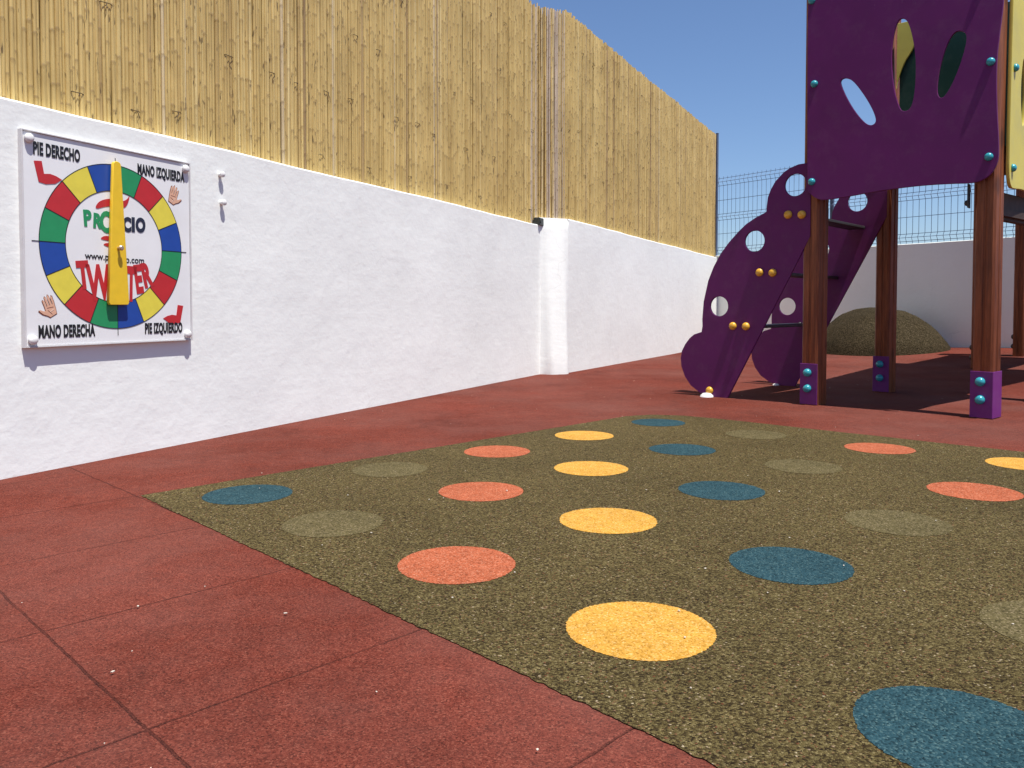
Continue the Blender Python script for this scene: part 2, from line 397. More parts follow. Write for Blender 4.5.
def wall_strip(path, tops, base_z=None, thick=.20, step=.08, wob=.006, seed=0, batter=None):
    """front face along a path of ground points (kept straight pieces), top cap and back face; uneven plaster as geometry"""
    bm = bmesh.new(); cols = []
    for k in range(len(path) - 1):
        a, b = Vector(path[k]), Vector(path[k + 1]); L = (b - a).length; n = max(2, int(L / step))
        d = (b - a).normalized(); nn = Vector((d.y, -d.x))
        for i in range(n + (1 if k == len(path) - 2 else 0)):
            f = i / n; p = a.lerp(b, f); top = tops[k][0] + (tops[k][1] - tops[k][0]) * f
            cols.append((p, nn, top, k))
    rows = [0, .05, .12, .2, .3, .4, .5, .6, .7, .8, .88, .95, .984, .995, 1.0]
    grid = []
    for p, nn, top, k in cols:
        z0 = (base_z(p) if base_z else 0) - .06
        top2 = top + noise.noise(Vector((p.x * 3, p.y * 3, seed))) * .004 + noise.noise(Vector((p.x * .9, p.y * .9, seed + 4))) * .006
        c = []
        for f in rows:
            z = z0 + (top2 - z0) * f
            off = noise.noise(Vector((p.x * 1.1, p.y * 1.1, z * 1.1 + seed))) * wob + noise.noise(Vector((p.x * 4, p.y * 4, z * 5 + seed))) * wob * .35
            if f == 1.0: off -= .007
            if batter and k == batter[0]: off += 0
            c.append(bm.verts.new((p.x + nn.x * off, p.y + nn.y * off, z)))
        q = p - nn * thick
        c.append(bm.verts.new((q.x, q.y, top2))); c.append(bm.verts.new((q.x, q.y, z0)))
        grid.append(c)
    for a, b in zip(grid, grid[1:]):
        for i in range(len(a) - 1): bm.faces.new((a[i], b[i], b[i + 1], a[i + 1]))
    bm.faces.new(grid[0][::-1]); bm.faces.new(grid[-1])
    return bm
bm = wall_strip([A0 - WD * 6, A1], [(1.436, 1.44)], seed=1)
o = bm_obj('rendered_wall', bm, M['white_wall'], None, 40)
tag(o, 'long low white rendered wall on the left that carries the round game board', 'wall')
# return face leans back a little: rounded, hand rendered corner between the two walls
jo = bmesh.new()
prof = []
def ret_path(z, lean):
    a = A1 + WD * .06 - WN * .02; b = J.copy()
    return a, b
pts2 = []
seg = 14
dirv = (J - A1); Lr = dirv.length; dn = Vector((dirv.y, -dirv.x)).normalized()
rows = [-.06, .0, .2, .45, .7, .95, 1.2, 1.4, 1.48, 1.505, 1.515]
gr = []
for z in rows:
    f = max(0, z) / 1.515; ring = []
    fill = .045 * (1 - f) + .012
    a = A1 - WD * (.0) + WN * 0
    shift = dn * (.13 * (1 - f))              # batter: thicker at its foot
    pts3 = [A1 - WD * fill * 1.6 - WN * .004, A1 - WD * fill * .6 + dn * fill * .12]
    for k in range(seg + 1):
        q = A1.lerp(J, k / seg) + shift * math.sin(min(1, (1 - k / seg) * 3) * math.pi / 2) * (0.35 + .65 * math.sin(min(1, k / seg * 4) * math.pi / 2))
        pts3.append(q + dn * .005 * noise.noise(Vector((k * .4, z * 3, 2))))
    if z > 1.5: pts3 = [q - dn * .015 for q in pts3]
    ring = [jo.verts.new((q.x, q.y, z)) for q in pts3]
    gr.append(ring)
for a, b in zip(gr, gr[1:]):
    for k in range(len(a) - 1): jo.faces.new((a[k], a[k + 1], b[k + 1], b[k]))
back = [jo.verts.new((q.x, q.y, 1.512)) for q in [A1 - WN * .22 - WD * .05, A1 - WN * .22 + WD * .2, J - N2 * .02 + W2 * .15]]
jo.faces.new(gr[-1] + [back[2], back[1], back[0]])
# the wall behind (further, set forward) in the same mesh
wb = wall_strip([J - W2 * .0, P1 + W2 * .05], [(1.515, 1.468)], seed=3)
me = bpy.data.meshes.new('tmp'); wb.to_mesh(me); wb.free(); jo.from_mesh(me); bpy.data.meshes.remove(me)
o = bm_obj('rendered_wall', jo, M['white_wall'], None, 40)
tag(o, 'white rendered wall further back, set forward at a bright upright corner', 'wall')
pbw = PB + bw * 6
bm = wall_strip([P1 - bw * .12 , pbw], [(1.503, 1.503)], base_z=lambda p: 0, seed=8, step=.12)
# orientation: the front must face the yard
o = bm_obj('rendered_wall', bm, M['back_wall'], None, 40)
tag(o, 'greyer white wall across the back of the yard under the wire mesh fence', 'wall')

# black pipe stub in the corner between the walls
bm = bmesh.new(); m = Matrix.Translation((A1.x - WD.x * .03, A1.y - WD.y * .03, 1.468)) @ Matrix.Rotation(AZ1, 4, 'Z')
add_box(bm, (-.05, -.02, -.035), (.05, .05, .035), .006, m)
add_tube(bm, m @ Vector((-.03, -.03, 0)), m @ Vector((-.03, .06, 0)), .018, 12)
o = bm_obj('pipe_box', bm, M['black_pvc']); tag(o, 'small black box on the wall top at the corner below the cane screen', 'box')

# ------------------------------------------------------------------ cane screens
def cane_screen(s0, s1, ztop, zbase, seed, grey=None):
    """upright split canes; local x along the fence, z up. per vertex tint and knot"""
    rnd = random.Random(seed); V = []; F = []; T = []; K = []
    def cane(x, y, r, z0, z1, tint, n=6):
        zs = [(z0, 1, 0)]; z = z0 + rnd.uniform(.02, .25)
        while z < z1 - .03:
            zs += [(z - .016, .98, 0), (z - .003, 1.13, .15), (z, 1.17, 1), (z + .007, .97, 1), (z + .011, .95, .2)]
            z += rnd.uniform(.17, .33)
        zs.append((z1, .93, 0)); bx, by = rnd.uniform(-.004, .004), rnd.uniform(-.004, .004); ph = rnd.uniform(0, 6)
        base = len(V)
        for z, s, kn in zs:
            f = (z - z0) / (z1 - z0); ox = bx * math.sin(f * 5 + ph); oy = by * math.sin(f * 4 + ph)
            for k in range(n):
                a = 2 * math.pi * k / n + ph
                V.append((x + ox + r * s * math.cos(a), y + oy + r * s * math.sin(a), z)); T.append(tint); K.append(kn)
        for i in range(len(zs) - 1):
            for k in range(n):
                k2 = (k + 1) % n; F.append((base + i * n + k, base + i * n + k2, base + (i + 1) * n + k2, base + (i + 1) * n + k))
        e = base + (len(zs) - 1) * n; c0 = len(V)
        for k in range(n): V.append(V[e + k]); T.append(tint); K.append(0)
        F.append(tuple(range(c0, c0 + n)))
    x = s0
    while x < s1:
        r = rnd.choice([.006, .0075, .009, .010, .011, .0125])
        x += r * rnd.uniform(.80, .95)
        if rnd.random() < .03: x += rnd.uniform(.002, .006)
        tint = min(.95, max(.08, rnd.gauss(.58, .15)))
        if rnd.random() < .03: tint = rnd.uniform(.05, .2)
        if grey and grey[0] < x < grey[1]: tint = rnd.choice([.98, 1, .93, .6, 1, .3])
        top = ztop(x) + rnd.gauss(0, .010) + .007 * noise.noise(Vector((x * 1.7, seed, 0)))
        cane(x, rnd.uniform(-.004, .004), r, zbase(x) - rnd.uniform(0, .02), top, tint)
        x += r * rnd.uniform(.80, .95)
    x = s0                                           # a second thinner layer behind closes the chinks
    while x < s1:
        r = rnd.uniform(.008, .012); x += r * .92
        cane(x, .019, r, zbase(x), ztop(x) - rnd.uniform(.02, .07), rnd.uniform(.1, .5), 5); x += r * .92
    me = bpy.data.meshes.new('cane_screen'); me.from_pydata(V, [], F); me.update()
    for nm, dat in (('tint', T), ('knot', K)):
        a = me.attributes.new(nm, 'FLOAT', 'POINT'); a.data.foreach_set('value', dat)
    me.shade_smooth(); return me

def tie_wires(root, s0, s1, zbase, seed, count):
    """twisted wire ends that show on the face of the screen, in five rows"""
    rnd = random.Random(seed)
    for k in range(count):
        x = s0 + (s1 - s0) * (k + rnd.uniform(.1, .9)) / count; z = zbase(x) + (.16, .55, .95, 1.35, 1.78)[(k * 2 + rnd.randint(0, 1)) % 5] + rnd.uniform(-.03, .03); L = rnd.uniform(.025, .06)
        y = -.0155; r = .0017; bm = bmesh.new()
        p = [(x - L / 2, .03, z), (x - L / 2, y + .002, z + rnd.uniform(-.003, .003)), (x, y, z), (x + L * .3, y, z + .001), (x + L / 2, y + .004, z - .002)]
        for a, b in zip(p, p[1:]): add_tube(bm, a, b, r, 5)
        xx = x + rnd.uniform(-.1, .3) * L
        q = [(xx, y, z), (xx + rnd.uniform(-.006, .006), y - .004, z - .012), (xx + rnd.uniform(-.014, .014), y - .003, z - rnd.uniform(.012, .03))]
        for a, b in zip(q, q[1:]): add_tube(bm, a, b, r * 1.1, 5)
        bm_obj('wire_tie', bm, M['rust_wire'], root)

def build_fence(p0, az, s0, s1, ztop, zbase, seed, label, grey=None):
    root = empty('cane_fence', (p0.x, p0.y, 0), az); tag(root, label, 'fence')
    link('cane_screen', cane_screen(s0, s1, ztop, zbase, seed, grey), M['cane'], root)
    tie_wires(root, s0 + (3.6 if s0 < -1 else 0), s1, zbase, seed + 5, 60)
    return root
f0 = A0 - WN * .075
LW = (A1 - A0).length
fz = lambda x: 3.545 + .015 * math.sin(x * 1.3) + .012 * math.sin(x * 3.1 + 1)
f1 = build_fence(f0, AZ1, -4.5, LW + .10, fz, lambda x: 1.40, 21, 'long golden cane screen on top of the wall with the game board', grey=(LW - .10, LW + .2))
f2o = J - N2 * .06
L2 = (P1 - J).length
f2 = build_fence(f2o, AZ2, .0, L2 + .02, lambda x: 3.55 - .008 * x + .005 * math.sin(x * 2.1), lambda x: 1.475 - .0078 * x, 37, 'golden cane screen on the wall further back, ending at the wire mesh fence', grey=(-.3, .02))
# canes that close the step between the two runs
a = f0 + WD * (LW + .06); b = f2o + W2 * .0 - N2 * .0
st = (b - a); 
if st.length > .03:
    link('cane_screen', cane_screen(0, st.length, lambda x: 3.555 - .02 * math.sin(x * 9), lambda x: 1.50, 51, grey=(-1, st.length)), M['cane'], f2)
    q = bpy.data.objects['cane_screen.002']
    q.matrix_parent_inverse = Matrix(); inv = Matrix.Rotation(-AZ2, 4, 'Z') @ Matrix.Translation((a.x - f2o.x, a.y - f2o.y, 0)) @ Matrix.Rotation(math.atan2(st.y, st.x), 4, 'Z')
    q.matrix_local = inv

# ------------------------------------------------------------------ wire mesh fence on the back wall
root = empty('mesh_fence', (P1.x, P1.y, 1.503), math.atan2(bw.y, bw.x)); tag(root, 'blue grey welded wire mesh fence along the top of the back wall', 'fence')
H = 1.275; LF = BL + 5.6
bm = bmesh.new(); folds = [.05, .17, .99, 1.11]
def wy(z):
    for lo, hi in ((.03, .13), (.58, .68), (H - .13, H - .01)):
        if lo < z < hi: return -.03 * (1 - abs((z - (lo + hi) / 2) / ((hi - lo) / 2)))
    return 0
zs = [0, .03, .08, .13, .58, .63, .68, H - .13, H - .07, H - .01, H + .02]
x = .02
while x < LF:
    for a, b in zip(zs, zs[1:]): add_tube(bm, (x, wy(a), a), (x, wy(b), b), .0033, 4, caps=False)
    x += .082
bm_obj('vertical_wires', bm, M['wire'], root)
bm = bmesh.new()
for z in (.03, .08, .13, .355, .58, .63, .68, .905, H - .13, H - .07, H - .01):
    add_tube(bm, (0, wy(z) - .005, z), (LF, wy(z) - .005, z), .0036, 5)
bm_obj('horizontal_wires', bm, M['wire'], root)
for xx in (-.062, 2.02, 5.6, 8.1):
    w = .013 if xx < 0 else .025; zt = 2.02 if xx < 0 else H + .06
    bm = bmesh.new(); add_box(bm, (xx - w, .02, -.05), (xx + w, .06, zt), .004); add_box(bm, (xx - w - .003, .017, zt), (xx + w + .003, .063, zt + .015), .004)
    bm_obj('post', bm, M['wire'], root)

# ------------------------------------------------------------------ mound
bm = bmesh.new(); mc = P1 + bw * 3.08 + bn * .60; n1, n2 = 20, 72
rings = []
for i in range(n1 + 1):
    f = i / n1; ring = []
    for k in range(n2):
        a = 2 * math.pi * k / n2
        rad = .92 * (1 + .06 * noise.noise(Vector((math.cos(a) * 1.2, math.sin(a) * 1.2, 3))))
        x = f * rad * math.cos(a); y = f * rad * math.sin(a) * .82
        z = .56 * (1 - f ** 2.5) ** .95 if f < 1 else 0
        if f < 1: z += .028 * noise.noise(Vector((x * 3, y * 3, 1))) + .012 * noise.noise(Vector((x * 11, y * 11, 1)))
        ring.append(bm.verts.new((x, y, z)))
    rings.append(ring)
bmesh.ops.remove_doubles(bm, verts=rings[0], dist=1e-4)
top = next(v for v in bm.verts if v.is_valid and abs(v.co.x) < 1e-5 and abs(v.co.y) < 1e-5)
for k in range(n2): bm.faces.new((top, rings[1][k], rings[1][(k + 1) % n2]))
for a, b in zip(rings[1:], rings[2:]):
    for k in range(n2):
        k2 = (k + 1) % n2; bm.faces.new((a[k], b[k], b[k2], a[k2]))
for v in rings[-1]: v.co.z -= .08
o = bm_obj('play_mound', bm, M['mound_rubber'], None, 180)
o.location = (mc.x, mc.y, ground_z(mc.x, mc.y) - .01); o.rotation_euler.z = math.atan2(bw.y, bw.x)
tag(o, 'rounded olive green hump standing on the paving against the back wall', 'mound')

# ------------------------------------------------------------------ game board on the wall
BC = A0 + WD * .506
board = empty('game_board', (BC.x - WN.x * .014, BC.y - WN.y * .014, .905), AZ1)
tag(board, 'square white game board with coloured ring and yellow pointer on the left wall', 'game board')
HW, HH, HB = .405, .419, .407
bm = bmesh.new(); add_box(bm, (-HW, -.030, -HB), (HW, -.020, HH), .002); bm_obj('backing_sheet', bm, M['pvc_sheet'], board)
CX, CZ = .004, .002
RO, RI = .349, .238
FR = Matrix.Rotation(R(90), 4, 'X')      # curve plane x/y -> board plane x/z, facing -y
def flat(name, me, mat, x, z, y, rot=0.0, parent=board):
    me.transform(Matrix.Translation((x, y, z)) @ FR @ Matrix.Rotation(rot, 4, 'Z')); return link(name, me, mat, parent)
def sector(a0, a1, r0, r1, n=7):
    return [(r1 * math.cos(a0 + (a1 - a0) * k / n), r1 * math.sin(a0 + (a1 - a0) * k / n)) for k in range(n + 1)] + \
           [(r0 * math.cos(a1 + (a0 - a1) * k / n), r0 * math.sin(a1 + (a0 - a1) * k / n)) for k in range(n + 1)]
cols = ['print_green', 'print_red', 'print_yellow', 'print_blue']
for k in range(16):
    a0 = R(90 - 22.5 * (k + 1)); a1 = R(90 - 22.5 * k)
    flat('coloured_field', curve_mesh([sector(a0, a1, RI, RO)], .0003), M[cols[k % 4]], CX, CZ, -.0306)
ln = [circle(0, 0, RO + .0016, 96), circle(0, 0, RO - .0012, 96)]
ln2 = [circle(0, 0, RI + .0014, 96), circle(0, 0, RI - .0014, 96)]
flat('ring_outline', curve_mesh(ln, .0003), M['print_black'], CX, CZ, -.0312); flat('ring_outline', curve_mesh(ln2, .0003), M['print_black'], CX, CZ, -.0312)
for k in range(16):
    a = R(22.5 * k + 90); L = (RI, RO) if k % 4 else (RI, RO + .030)
    bm = bmesh.new(); m = Matrix.Translation((CX, -.0313, CZ)) @ Matrix.Rotation(-a, 4, 'Y')
    add_box(bm, (L[0], -.0003, -.0015), (L[1], .0003, .0015), 0, m); bm_obj('field_line', bm, M['print_black'], board)
def words(txt, x, z, size, sx, bold, mat='print_black', rot=0.0, y=-.0312, space=1.0, sz=1.0):
    me = text_mesh(txt, size, sx, bold, space=space)
    for v in me.vertices: v.co.y *= sz
    return flat('lettering', me, M[mat], x, z, y, rot)
words('PIE DERECHO', -.262, .338, .066, .47, .0031, space=1.06)
words('MANO IZQUIERDA', .246, .332, .062, .47, .0030, space=1.06)
words('MANO DERECHA', -.232, -.374, .066, .46, .0031, space=1.06)
words('PIE IZQUIERDO', .248, -.372, .062, .47, .0030, space=1.06)
def logo_word(chars, y=-.0312):
    for ch, x, z, size, sx, rot, mt, bold in chars:
        me = text_mesh(ch, size, sx, bold); flat('lettering', me, M[mt], CX + x, CZ + z, y, R(rot))
logo_word([('P', -.136, .080, .088, .80, 4, 'print_green', .0045), ('R', -.094, .076, .080, .76, -3, 'print_green', .0045), ('O', -.046, .062, .118, .70, 0, 'print_green', .0055),
           ('C', .054, .074, .080, .74, 0, 'print_navy', .005), ('I', .086, .076, .080, .85, 0, 'print_navy', .0055), ('O', .122, .077, .082, .74, -4, 'print_navy', .005)])
words('www.p', CX - .095, CZ - .058, .040, .98, .0004); words('o.com', CX + .092, CZ - .064, .040, .98, .0004)
logo_word([('T', -.156, -.176, .150, .56, 6, 'print_red', .008), ('W', -.086, -.222, .200, .50, 3, 'print_red', .008), ('I', -.02, -.205, .16, .6, 0, 'print_red', .006), ('S', .022, -.205, .16, .5, 0, 'print_red', .006),
           ('T', .068, -.226, .205, .42, -2, 'print_red', .008), ('E', .116, -.190, .165, .48, 8, 'print_red', .008), ('R', .163, -.162, .142, .54, 14, 'print_red', .008)])
# red cap above and red smile below the logo
cap = chaikin([(-.105, .148), (-.085, .186), (-.03, .205), (.0, .198), (.018, .196), (.052, .205), (.072, .232), (.060, .190), (.040, .168), (.0, .176), (-.05, .168)], 2)
flat('cap_drawing', curve_mesh([cap], .0003), M['print_red'], CX, CZ, -.0312)
smile = chaikin([(-.082, .030), (-.055, .046), (-.02, .040), (.0, .026), (-.02, .026), (-.055, .024)], 2)
flat('smile_drawing', curve_mesh([smile], .0003), M['print_red'], CX, CZ, -.0312)
smile = chaikin([(-.070, .006), (-.045, .016), (-.01, .010), (-.035, -.004)], 2)
flat('smile_drawing', curve_mesh([smile], .0003), M['print_red'], CX, CZ, -.0312)
def boot(sgn):
    p = [(-.055, .052), (-.018, .056), (-.008, .002), (.02, .006), (.05, .0), (.078, -.012), (.045, -.034), (0, -.042), (-.034, -.036)]
    return [(sgn * x * .88, z * .9) for x, z in p]
flat('foot_drawing', curve_mesh([boot(1)], .0003), M['print_red'], -.312, .264, -.0312)
flat('foot_drawing', curve_mesh([boot(-1)], .0003), M['print_red'], .312, -.296, -.0312)
def hand(sgn, x, z, rot):
    out = [(-.020, -.040), (-.026, -.012), (-.030, .016)]
    for bx, L, w in ((-.026, .040, .0085), (-.010, .050, .009), (.007, .048, .009), (.023, .036, .008)):
        out += [(bx - w * .5, .014), (bx - w * .8, .014 + L * .8), (bx - w * .2, .014 + L), (bx + w * .5, .014 + L * .85), (bx + w * .6, .014)]
    out += [(.030, -.004), (.040, -.004), (.058, .012), (.063, .006), (.050, -.016), (.030, -.032), (.020, -.044)]
    out = [(sgn * a * .74, b * .78) for a, b in out]
    big = [(a * 1.12, (b) * 1.08 - .0005) for a, b in out]
    flat('hand_outline', curve_mesh([big], .0002), M['print_brown'], x, z, -.0308, rot)
    h = flat('hand_drawing', curve_mesh([out], .0003), M['print_skin'], x, z, -.0314, rot)
    bm = bmesh.new()
    for a, b in (((-.018, -.002), (.018, .006)), ((-.016, -.014), (.012, -.02)), ((.018, -.006), (.004, -.034))):
        add_tube(bm, (sgn * a[0] * .75, a[1] * .78, 0), (sgn * b[0] * .75, b[1] * .78, 0), .0009, 4)
    for bx in (-.018, -.0015, .015): add_tube(bm, (sgn * bx * .75, .010, 0), (sgn * bx * .75, .034, 0), .0008, 4)
    me = bpy.data.meshes.new('palm_lines'); bm.to_mesh(me); bm.free(); flat('palm_lines', me, M['print_brown'], x, z, -.0318, rot)
hand(-1, -.304, -.258, R(24)); hand(1, .310, .256, R(-22))
# clear cover frame lip, four stand-offs, the pointer
bm = bmesh.new(); T_ = .006
for lo, hi in (((-HW, -.036, -HB - .006), (HW, -.012, -HB - .0005)), ((-HW, -.036, HH + .0005), (HW, -.012, HH + .006)), ((-HW - .006, -.036, -HB - .006), (-HW - .0005, -.012, HH + .006)), ((HW + .0005, -.036, -HB - .006), (HW + .006, -.012, HH + .006))):
    add_box(bm, lo, hi, .001)
bm_obj('edge_frame', bm, M['board_back'], board)
for sx in (-1, 1):
    for sz in (-1, 1):
        bm = bmesh.new(); m = Matrix.Translation((sx * (HW - .024), 0, (HH - .026) if sz > 0 else -(HB - .024))) @ Matrix.Rotation(R(90), 4, 'X')
        add_lathe(bm, [(.0, 0), (.012, 0), (.012, .031), (.016, .0312), (.018, .034), (.018, .041), (.015, .046), (.008, .049), (0, .0495)], 20, m)
        bm_obj('standoff_knob', bm, M['white_plastic'], board, 40)
pt = [(-.028, .35), (-.023, .358), (-.010, .362), (.004, .358), (.009, .35), (.040, -.238), (.034, -.248), (-.054, -.248), (-.060, -.238)]
me = curve_mesh([pt], .006, .002); p = flat('pointer', me, M['pointer'], CX, CZ, -.047)
bm = bmesh.new(); m = Matrix.Translation((CX - .012, -.030, CZ - .006)) @ Matrix.Rotation(R(90), 4, 'X')
add_lathe(bm, [(.02, 0), (.02, .008), (.006, .0085), (.006, .040), (.011, .0405), (.0115, .046), (.008, .050), (0, .051)], 16, m)
bm_obj('pointer_bolt', bm, plain('bolt_zinc', (.55, .42, .30), .35, .1, 40, metal=.6), p, 40)
# two spare wall plugs to the right of the board
for s, z, lb in ((1.122, 1.308, 'upper of two small white knobs sticking out of the wall right of the board'), (1.130, 1.170, 'lower of two small white knobs sticking out of the wall right of the board')):
    bm = bmesh.new(); add_lathe(bm, [(0, -.02), (.010, -.02), (.010, .013), (.014, .0135), (.0155, .018), (.014, .025), (.008, .0285), (0, .029)], 18, Matrix.Rotation(R(90), 4, 'X'))
    q = A0 + WD * s; o = bm_obj('wall_knob', bm, M['white_plastic'], None, 40); o.location = (q.x, q.y, z); o.rotation_euler.z = AZ1
    tag(o, lb, 'knob', 'white knobs on the wall')

# ------------------------------------------------------------------ play tower
U = Vector((math.cos(R(-41)), math.sin(R(-41)))); Vd = Vector((-U.y, U.x)); NF = -Vd
PL = Vector((1.99, 5.27)); PR = PL + U * .99; PBk = Vector((2.85, 6.07)); PD = PR + Vector((.90, .78))
tower = empty('play_tower', (PL.x, PL.y, 0)); tag(tower, 'purple and yellow play tower on reddish timber posts with a ladder climbed from the left', 'play tower')
def tloc(v): return Vector((v[0] - PL.x, v[1] - PL.y, v[2] if len(v) > 2 else 0))
def frame(origin, xdir):            # local x along xdir, y up, z out towards -normal side (viewer)
    x = Vector((xdir.x, xdir.y, 0)); z = Vector((0, 0, 1)); n = Vector((xdir.y, -xdir.x, 0))
    m = Matrix(((x.x, z.x, n.x, origin[0] - PL.x), (x.y, z.y, n.y, origin[1] - PL.y), (x.z, z.z, n.z, origin[2] if len(origin) > 2 else 0), (0, 0, 0, 1)))
    return m
PA, PBd = .110, .140
def post_profile(a, b):
    pts = []; c = .012; g = .006
    def side(p, q):
        p, q = Vector(p), Vector(q); d = (q - p); L = d.length; d.normalize(); n = Vector((-d.y, d.x))
        pts.append(p + d * c)
        pts.append((p + q) / 2 - d * .010); pts.append((p + q) / 2 - d * .004 + n * g); pts.append((p + q) / 2 + d * .004 + n * g); pts.append((p + q) / 2 + d * .010)
        pts.append(q - d * c)
    A = [(-a / 2, -b / 2), (a / 2, -b / 2), (a / 2, b / 2), (-a / 2, b / 2)]
    for i in range(4): side(A[i], A[(i + 1) % 4])
    return [(p.x, p.y) for p in pts]
def bolt_bm(bm, m, r=.023, h=.024):
    add_lathe(bm, [(r * .8, -.004), (r * .8, 0), (r, .001), (r, h * .25), (r * .92, h * .55), (r * .7, h * .82), (r * .36, h * .97), (0, h)], 18, m)
def make_post(corner, ztop, z0=0.0, lit='lower', shoe=True, ang=-49.0, left_bolts=False, mat='wood'):
    u = Vector((math.cos(R(ang)), math.sin(R(ang)))); v = Vector((-u.y, u.x))
    c = Vector(corner) - u * PA / 2 + v * PBd / 2
    me = curve_mesh([post_profile(PA, PBd)], (ztop - z0) / 2, .003)
    rot = Matrix.Rotation(math.atan2(u.y, u.x), 4, 'Z')
    me.transform(Matrix.Translation(tloc((c.x, c.y, (ztop + z0) / 2))) @ rot)
    po = link('post', me, M[mat], tower, 35)
    if shoe:
        bm = bmesh.new(); base = Matrix.Translation(tloc((c.x, c.y, z0))) @ rot
        t_ = .006; hh = .275
        add_box(bm, (-PA / 2 - t_, -PBd / 2 - t_, .004), (PA / 2 + t_, -PBd / 2 - .0005, hh), .002, base)     # plate on the front face
        if shoe == 'both': add_box(bm, (PA / 2 + .0005, -PBd / 2 - .0004, .004), (PA / 2 + t_, PBd * .5, hh), .002, base)
        sh = bm_obj('shoe', bm, M['purple_shoe'], po)
        for z in (.11, .215):
            bm = bmesh.new(); bolt_bm(bm, base @ Matrix.Translation((-.005, -PBd / 2 - t_, z)) @ Matrix.Rotation(R(90), 4, 'X'), .027, .03)
            bm_obj('bolt', bm, M['teal'], sh, 180)
    if left_bolts:
        base = Matrix.Translation(tloc((c.x, c.y, z0))) @ rot
        for z in (.11, .215):
            bm = bmesh.new(); bolt_bm(bm, base @ Matrix.Translation((-PA / 2, 0, z)) @ Matrix.Rotation(R(-90), 4, 'Y'), .03, .035)
            bm_obj('bolt', bm, M['dark_metal'], po, 180)
    return po
make_post(PL + Vector((.014, 0)), 3.0); make_post(PR + Vector((.033, .0)), 3.0, shoe='both'); make_post(PBk, 3.0); make_post(PD, 3.0, shoe='both')
E_ = Vector((4.86, 8.29)); X_ = Vector((5.65, 8.86))
for p, lb in ((E_, True), (X_, True), (E_ + Vector((.56, -.79)), False), (X_ + Vector((.56, -.79)), False)):
    make_post(p, 2.3, ground_z(p.x, p.y), shoe=False, left_bolts=lb)

# purple front panel with three leaf-shaped cut-outs
out = [(-.064,2.644),(-.058,2.0),(-.052,1.442),(-.045,1.405),(-.021,1.377),(.009,1.354),(.050,1.338),(.188,1.346),(.353,1.363),(.511,1.373),(.663,1.376),(.810,1.370),(.895,1.363),(.950,1.370),(1.0,1.405),(1.03,1.465),(1.036,1.534),(1.022,1.75),(1.015,1.920),(1.016,2.073),(1.030,2.220),(1.044,2.369),(1.050,2.65),(1.03,2.80),(.98,2.85),(.7,2.87),(.3,2.87),(.0,2.85),(-.045,2.80)]
pet = [[(.151,2.069),(.157,2.093),(.186,2.098),(.231,2.070),(.295,1.975),(.345,1.883),(.371,1.812),(.366,1.784),(.339,1.774),(.298,1.802),(.239,1.883),(.188,1.977)],
       [(.514,2.397),(.485,2.381),(.463,2.301),(.454,2.187),(.459,2.071),(.476,1.952),(.507,1.848),(.535,1.829),(.569,1.842),(.587,1.917),(.594,2.045),(.590,2.160),(.571,2.277),(.545,2.367)],
       [(.830,2.250),(.795,2.247),(.760,2.188),(.729,2.084),(.713,1.991),(.710,1.912),(.726,1.877),(.751,1.881),(.786,1.938),(.827,2.041),(.857,2.152),(.863,2.221)]]
FP = frame((PL + NF * .024), U)
me = curve_mesh([chaikin(out, 2)] + [chaikin(q, 2) for q in pet], .0075, .002); me.transform(FP)
pf = link('front_panel', me, M['purple'], tower, 40); tag(pf, 'purple panel with three leaf-shaped holes')
for x, z in [(-.035,2.631),(-.012,2.093),(-.021,1.464),(.986,2.038),(.986,1.503),(.986,2.62)]:
    bm = bmesh.new(); bolt_bm(bm, FP @ Matrix.Translation((x, z, .009))); bm_obj('bolt', bm, M['teal'], pf, 180)
# yellow panel on the right side of the tower
out = [(.15,2.62),(.135,1.9),(.13,1.47),(.14,1.39),(.18,1.348),(.24,1.345),(.4,1.36),(.6,1.36),(.85,1.345),(.98,1.35),(1.05,1.40),(1.06,1.6),(1.06,2.6),(1.04,2.75),(.9,2.82),(.3,2.82),(.18,2.75)]
leaf = [(.40,2.16),(.36,2.05),(.35,1.93),(.37,1.80),(.41,1.72),(.45,1.80),(.47,1.93),(.45,2.06)]
leaf2 = [(x + .3, z + .05) for x, z in leaf]
SV = Vector((.80, .80)).normalized()
YP = frame((PR + U * .052), SV)
me = curve_mesh([chaikin(out, 2), chaikin(leaf, 2), chaikin(leaf2, 2)], .0075, .002); me.transform(YP)
py = link('side_panel', me, M['yellow_panel'], tower, 40); tag(py, 'yellow panel with leaf-shaped holes')
for x, z in ((.20, 2.04), (.19, 1.46), (1.0, 1.46), (1.0, 2.04)):
    bm = bmesh.new(); bolt_bm(bm, YP @ Matrix.Translation((x, z, .009))); bm_obj('bolt', bm, M['teal'], py, 180)
# back: cut yellow panel in front of a dark green one
BP = frame((PBk - Vd * .03), (PD - PBk).normalized())
out = [(.036,2.26),(.038,2.29),(.046,2.334),(.088,2.457),(.135,2.520),(.157,2.574),(.19,2.66),(.235,2.735),(.24,2.745),(.23,2.746),(.04,2.746),(.036,2.745)]
me = curve_mesh([chaikin(out, 2)], .0075, .002); me.transform(BP); pb = link('back_panel', me, M['yellow_panel'], tower, 40)
tag(pb, 'yellow panel with a curved lower edge')
out = [(.05,1.60),(1.0,1.60),(1.0,2.73),(.98,2.744),(.06,2.744),(.05,2.73)]
me = curve_mesh([chaikin(out, 1)], .0075, .002); me.transform(frame((PBk + Vd * .0), (PD - PBk).normalized())); pg = link('back_panel', me, M['green_panel'], tower, 40)
tag(pg, 'dark green panel')
